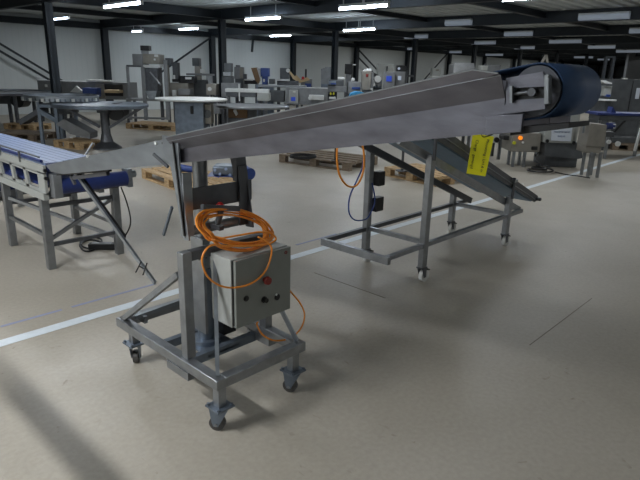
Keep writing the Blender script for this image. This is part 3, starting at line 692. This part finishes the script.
machine('rotary_table', 'large round table with bluish steel rim on a flared pedestal, nearest of the round tables', 'rotary table', 101, v3, [
 ('disc','table_top','bsteel',101,103.5,.90,.07,0), ('foot','pedestal','dsteel',104,108,.085,.28,0), ('bar','brace','dsteel',(143,107),(107,129),.05,0,0), ('bar','brace','dsteel',(64,107),(100,127),.05,0,0),
 ('box','gearbox','mgreyd',96,108,107,113,-.1,.3), ('cyly','motor','black',115,112,.17,.0,.35), ('box','hub','mgreyd',93,113,106,108,-.2,.25)])
machine('rotary_table', 'round table with segmented bright rim between the leftmost table and the nearest one', 'rotary table', 62, 11.9, [
 ('disc','table_top','bsteel',62,97.5,.72,.05,0), ('rim','raised_rim','plate2',62,97.5,.72,.055,0), ('legs','leg','bsteel',36,56,102,-.45,.5,.06), ('bar','brace','bsteel',(40,111),(58,121),.09,-.4,-.4),
 ('poly','sloped_tray','dsteel',[(18,120),(39,108),(40,113),(20,125)],-.3,.1), ('poly','sloped_tray','mgrey',[(56,124),(64,119),(90,133),(90,139),(70,134)],-.5,-.1), ('box','drive_box','mgreyd',52,68,103,114,-.2,.3), ('box','gusset','bsteel',38,56,104,108,-.45,.1)])
machine('rotary_table', 'shiny round table cut by the left edge', 'rotary table', 2, 15, [
 ('disc','table_top','plate',4,92,1.15,.05,0), ('rim','raised_rim','plate2',4,92,1.15,.04,0), ('legs','leg','dsteel',-14,15,95,-.5,.5,.07), ('box','drive_box','mgreyd',-4,12,96,104,-.2,.4), ('cyly','motor','black',17,101,.17,-.2,.2)])
machine('steel_trough', 'long grey steel trough with lids on the wall side behind the round tables', 'machine', 60, 16.6, [
 ('box','trough','mgrey',37,60,80.5,93,0,.8), ('legs','leg','dsteel',38,60,93,0,.7,.07), ('box','switch','white',44.5,47,84.5,87,-.02,.0), ('box','switch','white',54,56,87,89,-.02,.0)])
machine('long_feeder', 'long grey feeder with a white bar on top and a tan tray', 'machine', 98, 16.4, [
 ('box','body','mgrey',61,128,82,99,.1,.9), ('legs','leg','dsteel',62,128,99,.1,.8,.07), ('box','top_bar','white',86,110,80,82,.0,.3), ('box','opening','black',104,122,84,96,.06,.1), ('box','tray','tan',104,119,90,93,-.25,.08),
 ('box','side_panel','mwarm',95,104,84,98,.04,.1), ('box','blue_crate','bluep',82,96,88,97,-.3,.08), ('poly','arm','white',[(70,92),(76,86),(82,91),(80,93)],-.2,-.1), ('box','lower_tray','dsteel',70,94,93,99,-.3,.05)])
# tall weigher on pallet
vw = 15.0
machine('tall_weigher', 'tall steel weighing machine with a black motor on top standing on a pallet', 'machine', 146, vw, [
 ('box','head_box','mgrey',132,142,54,66,0,.55), ('box','head_panel','mwarm',142,159,54,64,.05,.55), ('box','motor','black',140,148.5,45.5,50.5,.1,.35), ('box','motor_neck','steel',141,147,50.5,54,.15,.3),
 ('box','warning_label','white',154,158,54.5,57,.03,.05), ('box','button','white',153.5,155.5,58.5,60.5,.03,.05), ('box','white_shelf','white',143,160,65,67.5,.0,.5),
 ('box','hopper','dsteel',144,157,68,91,.08,.5), ('poly','outlet','plate2',[(145,91),(157,91),(155,99),(149,99)],.0,.4), ('box','arm','dsteel',126,142,65,67,.0,.1), ('box','post','mgrey',125.5,128,66,120,0,.08), ('box','post','mgrey',140.5,144,66,120,0,.09), ('box','post','mgrey',163,166.5,60,120,0,.08),
 ('box','shelf','mgrey',126,166,99,101,0,.55), ('box','side_post','dsteel',158,161,66,120,.45,.53), ('bar','pipe','steel',(150,72),(161,85),.03,-.02,-.02), ('box','bottom_rail','mgrey',126,166,117,119,0,.05)])
machine('mixer', 'steel mixing machine with two dark motor heads right of the tall weigher', 'machine', 180, 15.6, [
 ('box','motor','mgreyd',165,170.5,58,65,0,.3), ('box','post','mwarm',165.5,168,65,97,0,.12), ('box','motor','mgreyd',172,177,62.5,79,.0,.3), ('box','neck','black',172,178,79,82,.05,.25), ('box','display','white',173,175,75,79,-.02,.0),
 ('box','tank','mwarm',167,188,83,100,.1,.8), ('box','gauge','white',172,176,90,96,.0,.08), ('box','basin','mgrey',178,190,89,95,-.1,.3), ('box','coils','black',178,194,76,83,.2,.6), ('box','white_trim','white',185,191,77,79.5,.12,.2), ('legs','leg','dsteel',167,189,99,.1,.8,.07)])
machine('drilling_head', 'steel column machine with one dark motor head left of the paired columns', 'machine', 198, 16.6, [
 ('box','motor','mgreyd',192,198.5,58,66,0,.35), ('box','post','mwarm',194.5,200,66,95,.05,.25), ('box','beam','mgrey',186,214,73.5,75.5,.0,.1), ('box','white_cap','white',200,204,69,73,.0,.2), ('box','body','mgreyd',192,207,80,100,.0,.6), ('box','rail','steel',206,212,75,98,.1,.2), ('legs','leg','dsteel',193,207,100,0,.6,.07)])
tb = bpy.data.objects['rotary_table.001']; o1 = ORI[tb.name]; uc, zc = uz(62, 97.5, 11.9)
for k in range(26):
    t_ = PI+PI*k/25; x_, y_ = uc+.745*math.cos(t_), 11.9+.745*math.sin(t_)
    B().bar((x_-.03*math.sin(t_), y_+.03*math.cos(t_), zc-.02), (x_+.03*math.sin(t_), y_-.03*math.cos(t_), zc-.02), .02, .06).build('rim_block', 'white' if k % 3 == 0 else 'plate2', tb)
# white-topped turntable
v2 = 12.7
machine('turntable', 'round turntable with a white top on a blue-grey cabinet', 'rotary table', 192, v2, [
 ('disc','table_top','white',191.5,98.2,.78,.045,0), ('box','cabinet','bsteel',174,203,102.3,None,-.25,.35), ('box','handle','black',190,193,106,114,-.28,-.25), ('box','motor','mwarm',204,211,104,124,-.1,.2), ('cyly','wheel','mgreyd',207,114,.09,-.15,-.1)])
machine('turntable', 'lower round turntable with a grey-white top right of the white one', 'rotary table', 253, 13.6, [
 ('disc','table_top','mgrey',253,105.3,.86,.05,0), ('foot','pedestal','mgreyd',250,108,.16,.4,0), ('box','parts_box','brown',228,247,109,118,-.2,.3), ('poly','loose_part','white',[(233,111),(235,107),(238,114),(236,116)],-.25,-.22), ('box','box_stand','dsteel',228,247,118,None,-.2,.3)])
machine('packaging_machine', 'grey packaging machine with a dark motor head just right of the paired dark columns', 'machine', 228, 15.4, [
 ('box','motor','mgreyd',224,231,63,72,.0,.35), ('box','motor_seat','steel',223,231,72,76,.0,.3), ('box','neck','mgreyd',222,232,76,83,.05,.4), ('box','body','mgrey',221,238,83,97,.0,.5), ('box','dial_panel','mwarm',206,216,84,95,-.1,.4), ('cyly','dial','white',209.5,89,.05,-.14,-.1), ('legs','leg','dsteel',221,238,97,0,.5,.07), ('box','lower_box','mgrey',211,220,104,114,-.2,.2), ('legs','leg','dsteel',207,216,95,-.1,.4,.05)])
machine('control_cabinet', 'grey cabinet with a round cap on the rear row behind the white conveyor', 'cabinet', 240, 17.5, [
 ('box','cabinet','mgrey',234,243,67,79,0,.3), ('cylz','cap','mgrey',238,65,67,.07,.15), ('box','side_panel','mwarm',239.5,243,68,78.5,-.02,.0), ('box','cable_box','dsteel',243,246,74,79,0,.25), ('box','stand','mgreyd',235,243,79,None,0,.3)])
machine('white_conveyor', 'short conveyor with a white belt in front of the rear row', 'conveyor', 246, 14.75, [
 ('box','belt','white',225,268,89,92.5,0,.4), ('box','frame','mgreyd',226,256,92.5,97,.02,.38), ('box','motor_box','gpaint',257,269,93,101,-.1,.35), ('legs','leg','steel',226,266,96,0,.4,.05), ('bar','rod','white',(239,84),(239.5,101),.03,-.05,-.05)])
machine('dark_conveyor', 'dark conveyor with a white top edge behind the white conveyor', 'conveyor', 248, 19.0, [
 ('box','bed','black',238,257,80,84,0,.5), ('box','top_edge','white',238,253,79,80.5,-.02,.5), ('legs','leg','dsteel',238,257,84,0,.5,.06), ('box','unit','mgrey',232,246,84,92,-.05,.5)])
machine('tipping_hopper', 'tilted brown chute beside a bright blue box on a stand', 'machine', 260, 17.2, [
 ('box','blue_box','bluep',260.5,269,68,76.5,.0,.35), ('box','blue_neck','bluep',262,267.5,76.5,85,.05,.3), ('box','label','white',263,264.8,79,82,.03,.05), ('poly','chute','brown',[(251,68),(256.5,67.5),(260,79),(258,83.5),(255,80)],.0,.3), ('poly','chute_edge','white',[(257,68),(259,68.5),(262,79),(259.5,80)],.05,.25), ('box','body','bsteel',256,273,85,None,.0,.5), ('box','side_unit','mgreyd',269,274,79,84,0,.4)])
machine('slicer', 'grey slicing machine with a white tray on the rear row', 'machine', 285, 18.2, [
 ('box','head','mgreyd',280,289,68,79,0,.4), ('box','white_tray','white',276,289,79,81,-.1,.4), ('box','body','dsteel',277,298,81,86,0,.6), ('legs','leg','dsteel',277,298,86,0,.6,.06), ('poly','arm','tan',[(288,70),(291,72),(297,79),(293,79)],-.05,.0), ('cyly','knob','white',288,70.5,.06,-.08,-.02)])
machine('chopper', 'small machine with tan wooden tops and a black pole', 'machine', 303, 19.3, [
 ('box','pole','black',305,306.8,69,79,.1,.2), ('poly','tray','tan',[(293,79),(296,75),(301,80),(307,77),(310,80),(300,83)],-.1,.2), ('box','body','mgrey',301,312,79,86,.0,.5), ('legs','leg','dsteel',301,312,86,0,.5,.06), ('box','blue_motor','bluep',305,311,83.5,88,-.12,.0), ('cyly','knob','redb',303,78,.05,-.12,-.08)])
machine('long_wrapper', 'long grey wrapping machine with a small blue screen, behind the middle of the conveyor', 'machine', 307, 15.6, [
 ('box','body','mgrey',286,328,88,104,.0,.9), ('box','control_panel','gpaint',289,298,90,103,-.12,.0), ('box','screen','screen',291,295.5,97,101,-.14,-.12), ('box','warning_label','white',293,295.5,91,93,-.14,-.12), ('box','white_part','white',309,324,95,100,-.12,.0), ('box','foot_plate','steel',284,330,103,105,-.1,.9), ('legs','leg','dsteel',285,329,105,0,.9,.07), ('box','back_box','mgreyd',268,284,91,102,-.05,.5), ('box','back_top','steel',258,306,85.5,87.5,.3,.9), ('box','back_leg','dsteel',258,261,87.5,None,.4,.9), ('cyly','tap','white',310,98,.05,-.2,-.12)])
machine('tall_cabinet', 'grey upright cabinet with slanted side left of an interior column', 'cabinet', 326, 19.5, [
 ('poly','cabinet','mgrey',[(321,69),(326,67),(331,67),(331,88),(321,86)],.0,.5), ('box','shelf_unit','bsteel',321,333,84,88,-.05,.5), ('box','stand','mgreyd',321,331,88,None,0,.5)])
machine('monitor_stand', 'dark monitor on a grey pole behind the interior column', 'monitor', 349, 20.5, [
 ('box','monitor','black',345,352.5,64,74,.0,.1), ('box','bracket','white',351,356,64,65.5,.02,.1), ('box','pole','mgrey',346,351,74,None,.05,.25)])
machine('filling_line', 'low grey filling line with small boxes left of the grey console', 'machine', 340, 17.3, [
 ('box','bed','mgrey',328,347,86,92,.0,.6), ('box','bed_box','mgreyd',329,344,80,86,.0,.5), ('box','pump','bsteel',329,336,81,85,-.12,.0), ('box','blue_grip','bluep',331,336,83,84.5,-.14,-.12), ('box','white_cap','white',338,345,77,79.5,.0,.3), ('legs','leg','dsteel',328,347,92,0,.6,.06), ('box','black_bin','black',328,334,94,98,-.3,-.1), ('box','yellow_bottle','ylamp',330,331.5,92.5,95,-.4,-.32), ('box','yellow_bottle','ylamp',333,334.5,92.5,95,-.4,-.32), ('box','white_tray','white',329,336,97,99,-.4,-.1), ('box','support','dsteel',329,336,99,None,-.4,-.1)])
machine('boxy_machine', 'wide grey machine body behind the bright blue sheet', 'machine', 354, 17.0, [
 ('box','body','mgrey',348.5,361,82,94,.0,.8), ('box','blue_panel','bluep',352,360,87,89.5,-.02,.0), ('box','base','mgreyd',348.5,361,94,None,.05,.75), ('cyly','dial','white',353,79.5,.05,.1,.2), ('box','dial_post','dsteel',352.3,353.7,79.5,82,.1,.15)])
t = machine('plastic_sheet', 'bright blue plastic sheet draped behind the conveyor lip', 'sheet', 357, 15.9, [
 ('poly','sheet','bag',[(349,97),(351,93.5),(356,91.5),(361,92),(366,93.5),(367,99),(349,99)],.0,.5), ('box','stand','mgreyd',350,366,99,None,.0,.5)])
machine('console', 'grey upright console with a red mark and white top', 'cabinet', 367, 16.6, [
 ('box','cabinet','mwarm',362.5,371.5,71,90,.0,.4), ('box','side_panel','mgrey',371.5,374,72,88,.05,.4), ('poly','white_cover','white',[(363,71),(367,68.3),(371,68.3),(372,71)],.0,.35), ('box','red_mark','red',366,368.5,74,77,-.02,.0), ('box','base','mgreyd',362.5,372,90,None,.02,.38)])
machine('tube_stand', 'small frame with dark and white tubes between the console and the twin cabinets', 'machine', 377, 17.4, [
 ('bar','tube','black',(373,74),(380,78),.10,0,0), ('bar','tube','mgrey',(375,78),(380,86),.12,0,0), ('bar','tube','white',(372,76),(374,86),.09,.1,.1), ('box','body','bsteel',374,382,80,88,.15,.5), ('cyly','wheel','white',378,79,.10,-.1,.0), ('box','stand','mgreyd',374,382,88,None,.15,.5)])
machine('white_cabinet', 'pale tall cabinet behind the twin control cabinets', 'cabinet', 386, 20.6, [
 ('box','cabinet','gpaint',378,394,64,None,.0,.5), ('box','pipe','mgreyd',387,388,66,71,-.05,.0)])
machine('control_cabinet', 'control cabinet with a deep blue screen, left of the twin cabinets', 'cabinet', 390, 16.4, [
 ('box','cabinet','mgrey',385,395.3,72,92,.0,.4), ('box','screen','screen',386.5,392,76,81.5,-.02,.0), ('box','stand','mgreyd',385,395,92,None,.0,.4)])
machine('control_cabinet', 'control cabinet with a pale screen and dark monitor on top, right of the twin cabinets', 'cabinet', 402, 16.6, [
 ('box','cabinet','mgrey',396,405.5,71.5,92,.0,.4), ('box','screen','screenw',398,401.5,76,80,-.02,.0), ('box','monitor','black',397,407,65.5,71.5,.0,.3), ('cyly','lamp','screenw',399,68.5,.035,-.02,.0), ('box','side_case','mgreyd',405.5,408,70,90,.05,.4), ('box','stand','mgreyd',396,408,92,None,.0,.4), ('box','side_shelf','dsteel',408,414,75,77,.1,.3)])
machine('white_unit', 'small white unit with two knobs on the far row under the long brace', 'machine', 438, 22, [
 ('box','body','gpaint',433,441,68,78,.0,.5), ('box','knob','mwarm',436,439,69,71,-.03,.0), ('box','wide_base','white',432,446,76,80,-.05,.6), ('box','stand','mgrey',432,446,80,None,.0,.6)])
machine('hopper_box', 'wide grey hopper box on the far row left of the flared lip', 'machine', 465, 20, [
 ('poly','hopper','mgrey',[(453,76),(454,64.5),(457,62.8),(474,63),(476,76)],.0,.8), ('box','white_pipe','white',455,459,72.5,75,-.1,.0), ('legs','leg','dsteel',454,474,76,0,.8,.08), ('box','base','mgreyd',454,475,76,90,.0,.8)])
machine('pale_cabinet', 'grey cabinet with a pale panel on the far row just above the flared lip', 'cabinet', 493, 20, [
 ('box','cabinet','mgrey',488,501,65,None,.0,.6), ('box','panel','gpaint',482,488,65.5,75,.0,.5), ('box','pipe','dsteel',485,487,63.5,65.5,.0,.1), ('box','panel_stand','mgreyd',482,488,75,None,0,.5)])
# ---- right-hand group
vr = vfloor(514, 167)
machine('steel_feeder', 'steel feeder box with amber and yellow buttons on slim feet', 'machine', 528, vr, [
 ('box','body','mwarm',512.5,542,133,152,-.05,.5), ('legs','leg','steel',513.5,527,150,0,.3,.045), ('cyly','amber_button','amber',520.8,138,.035,-.09,-.05), ('cyly','yellow_button','ylamp',514.5,143,.03,-.08,-.05), ('cyly','white_button','white',523.2,142.5,.02,-.08,-.05), ('box','black_clip','black',532,538,146.5,150,-.08,-.05), ('box','side_drawer','black',504,512,136,140,.1,.4), ('box','side_leg','steel',537,539,152,156,.2,.3)])
vs_ = vr+.05
t = machine('sign_cabinet', 'pale steel cabinet with a white paper notice on a dark plinth', 'cabinet', 564, vs_, [
 ('box','upper','gpaint',546,575,127,143,-.15,.6), ('box','column','gpaint',569,581,113,143,-.05,.7), ('poly','plinth','mgreyd',[(545,140),(580,143),(583,158),(578,159),(545,156)],-.1,.8), ('box','plinth_base','mgreyd',546,578,156,None,.1,.7), ('cyly','foot_bolt','black',547.5,141,.03,-.17,-.12), ('cyly','foot_bolt','black',574,143,.03,-.17,-.12)])
pp = bthing('paper_notice', 'white paper notice with two lines of blue capitals on the pale cabinet', 'notice', *((lambda a: (a[0], vs_-.165))(uz(561.5,134,vs_-.165))), z=uz(561.5,134,vs_-.165)[1])
P_ = [uz(*p, vs_-.165) for p in ((552,126),(572.5,127.5),(571,141.5),(551,140.5))]
B().prism([(a_, vs_-.165, b_) for a_, b_ in P_], (0,.008,0)).build('sheet', 'paper', pp)
text_part('TRANSPORTBAND', .034, 'blueink', pp, (0,-.006,.035), (PI/2,0,0), .001)
text_part('SELECTIE', .034, 'blueink', pp, (0,-.006,-.04), (PI/2,0,0), .001)
machine('checkweigher', 'slanted grey steel unit with blue roller on slim adjustable legs', 'machine', 597, vfloor(592,178)+.02, [
 ('poly','body','mwarm',[(591,123.5),(607,125),(604.5,147),(586,146)],.0,.35), ('box','lower_body','mwarm',585.5,602,146,153,.02,.35), ('legs','leg','steel',591,603,152,.02,.3,.04), ('cylx','roller','blue',607,614,126,.055,.15), ('box','roller_end','white',613.5,616.5,124,128.5,.1,.2), ('box','beam','mgreyd',604,615,132,137,.1,.3), ('bar','rod','steel',(585,121),(583,133),.03,.05,.05)])
machine('far_conveyor_frame', 'dark conveyor frame with blue belt edge crossing the right edge', 'conveyor', 625, 11.6, [
 ('box','belt','blue',598,660,113.5,116,.0,.6), ('poly','blue_wedge','blue',[(604,114),(611,113),(613,107),(617,114)],.1,.3), ('box','frame','mgreyd',600,660,116,121,.05,.55), ('legs','leg','steel',610,655,121,.05,.55,.05), ('bar','brace','black',(614,132),(628,118),.03,.1,.1), ('box','under_tray','mgreyd',612,652,138,143,.05,.5), ('cyly','lens','white',609.5,142,.04,-.05,.0), ('cyly','lens','white',618.5,144,.05,-.05,.0), ('bar','white_leg','white',(641,128),(634.5,151),.04,-.1,-.1)])
machine('tall_dark_cabinet', 'tall dark grey cabinet behind the blue belt at the right edge', 'cabinet', 630, 13.4, [
 ('box','cabinet','mgreyd',613,660,79.5,None,.0,.9), ('box','door_gap','black',633,634,81,118,-.01,.0), ('box','window','paper',637,641,88,99,-.02,.0), ('box','white_clip','white',623.5,628,78,79.5,.0,.1)])
machine('white_silo', 'small white silo funnel between the drum and the dark cabinet', 'machine', 609, 13.0, [
 ('poly','rim','white',[(603.5,81.5),(606,80.5),(612,83),(612,84.2),(604,83)],-.1,.3), ('box','funnel','gpaint',605.5,612.5,86,96,.0,.3), ('box','blue_cap','bluep',607,611,94.5,97,-.05,.1), ('box','white_shelf','white',603,617,99.5,101.2,-.1,.3), ('box','stand','mgreyd',605,612,101,None,.02,.3)])
machine('tall_post_frame', 'pair of tall dark posts standing behind the white silo funnel', 'frame', 609, 17, [
 ('box','post','beam',606,608.5,56,None,0,.1), ('box','post','beam',613.5,616,58,None,0,.1), ('box','lintel','beam',606,616,56,58,0,.1)])
machine('a_frame', 'pale small A-shaped frame rising just behind the top of the drum', 'frame', 545, 14, [
 ('bar','strut','mwarm',(546,55),(541,64),.05,0,0), ('bar','strut','mwarm',(546,55),(547.5,64),.05,0,0), ('bar','rail','mwarm',(528,64.5),(556,64),.05,0,0), ('box','column','mgreyd',532,552,66,None,.05,.4)])
# rear leftovers seen under the conveyor at the right
machine('steel_conveyor', 'steel conveyor on thin legs seen under the end of the long conveyor', 'conveyor', 490, vr+.9, [
 ('box','bed','mgrey',462,512,130,134,.0,.5), ('legs','leg','steel',500,503,134,0,.5,.05), ('legs','leg','steel',468,471,134,0,.5,.05), ('box','white_box','white',492,500,133,143,-.05,.3), ('cyly','wheel','black',497,140,.05,-.1,.3)])
cpt = at(541, 172.5, 2, 0)
cp = [cpt+Vector(((.25-.006*k)*math.cos(k*.55), (.25-.006*k)*math.sin(k*.55), .015+.004*k)) for k in range(30)]
t = wthing('cable_pile', 'black coiled cable heap on the floor before the paper notice cabinet', 'cable', cpt)
B().tube(smooth_pts(cp, 3), .014).build('coil', 'black', t)
hh = [cp[-1]-Vector((0,0,0)), cpt+Vector((.1,.2,.25)), at(546,158,2,0)+Vector((0,0,.2)), at(546.5,152,1,at(546,158,2,0).y)]
B().tube(smooth_pts(hh, 5), .01).build('riser', 'black', t)
tag(B().tube(smooth_pts([at(555,172,2,.008), at(566,174.5,2,.008), at(578,176,2,.008), at(590,178,2,.008)], 5), .010).build('floor_cable', 'black'), 'black cable lying across the floor up to the checkweigher foot', 'cable')

# ================================================================== LIGHT
def area(loc, rot, sx, sy, e, col=(1,1,1), name='lamp_light'):
    l = bpy.data.lights.new(name, 'AREA'); l.shape = 'RECTANGLE'; l.size = sx; l.size_y = sy; l.energy = e; l.color = col
    o = bpy.data.objects.new(name, l); o.location = loc; o.rotation_euler = rot; C.objects.link(o); return o
# unseen tube lights added beside and behind the camera to light the foreground
spots = [(-1.0, 2.7, 112, 'above the aisle just left of the incline conveyor'), (-4.3, 4.4, 150, 'above the far left aisle level with the table conveyor'), (-4.3, 8.6, 70, 'above the far left aisle level with the round tables'),
         (-1.0, 7.2, 60, 'above the aisle level with the low blue conveyor'), (-4.3, -1.5, 25, 'in the rear left corner behind the camera'), (3.0, -3.4, 30, 'behind the camera to the right'), (2.9, 7.6, 45, 'above the light pallets behind the incline conveyor')]
for x, yy, e, wh in spots:
    batten('ceiling_light', (x, yy, 2.98), 1.5, 'added unseen tube light under the roof deck '+wh, g1)
    area((x, yy, 2.94), (0, 0, 0), .1, 1.45, e, (.97,.985,1))
# unseen square-tube frame added left of the camera to cast a dark floor band
ct = wthing('added_shade_frame', 'added waist-high square tube frame, out of view, shading the floor left of the incline conveyor', 'light_blocker', (.05, 1.6, 0))
B().box(.03, .085, .35, 3.0, 1.17, 1.22).build('top_tube', 'steel', ct)
B().box(-.9, .03, 2.42, 2.46, 1.17, 1.21).build('top_tube', 'steel', ct)
for x, yy in ((.057,.38), (.057,2.97), (-.88,2.44)):
    B().box(x-.025, x+.025, yy-.025, yy+.025, .02, 1.17).build('upright', 'steel', ct)
    B().box(x-.08, x+.08, yy-.08, yy+.08, 0, .02).build('foot_plate', 'steel', ct)
for x in (7.6, 12.2, 16.8, 25., 34., 43.):
    for yy in (-2., 4.2, 10.2, 16.6):
        area((x, yy, 2.9), (0, 0, 0), .15, 1.4, 42 if x < 20 else 70, (.93,.97,1))
w = bpy.data.worlds.new('world'); bpy.context.scene.world = w; w.use_nodes = True
w.node_tree.nodes['Background'].inputs[0].default_value = (.55,.62,.72,1); w.node_tree.nodes['Background'].inputs[1].default_value = .6
# ================================================================== CAMERA
cam = bpy.data.cameras.new('camera'); co = bpy.data.objects.new('camera', cam); C.objects.link(co)
fw = w_of(*ray_uv(320,240)).normalized(); rt = (w_of(*ray_uv(321,240))-w_of(*ray_uv(320,240))).normalized(); up = rt.cross(fw).normalized()
co.matrix_world = Matrix(((rt.x,up.x,-fw.x,0),(rt.y,up.y,-fw.y,0),(rt.z,up.z,-fw.z,H),(0,0,0,1)))
cam.sensor_width = 36; cam.lens = F0/640*36; cam.clip_start = .02; cam.clip_end = 200
S = bpy.context.scene; S.camera = co
S.view_settings.view_transform = 'Standard'; S.view_settings.look = 'None'; S.view_settings.gamma = 1; S.view_settings.exposure = 0; S.view_settings.use_curve_mapping = False
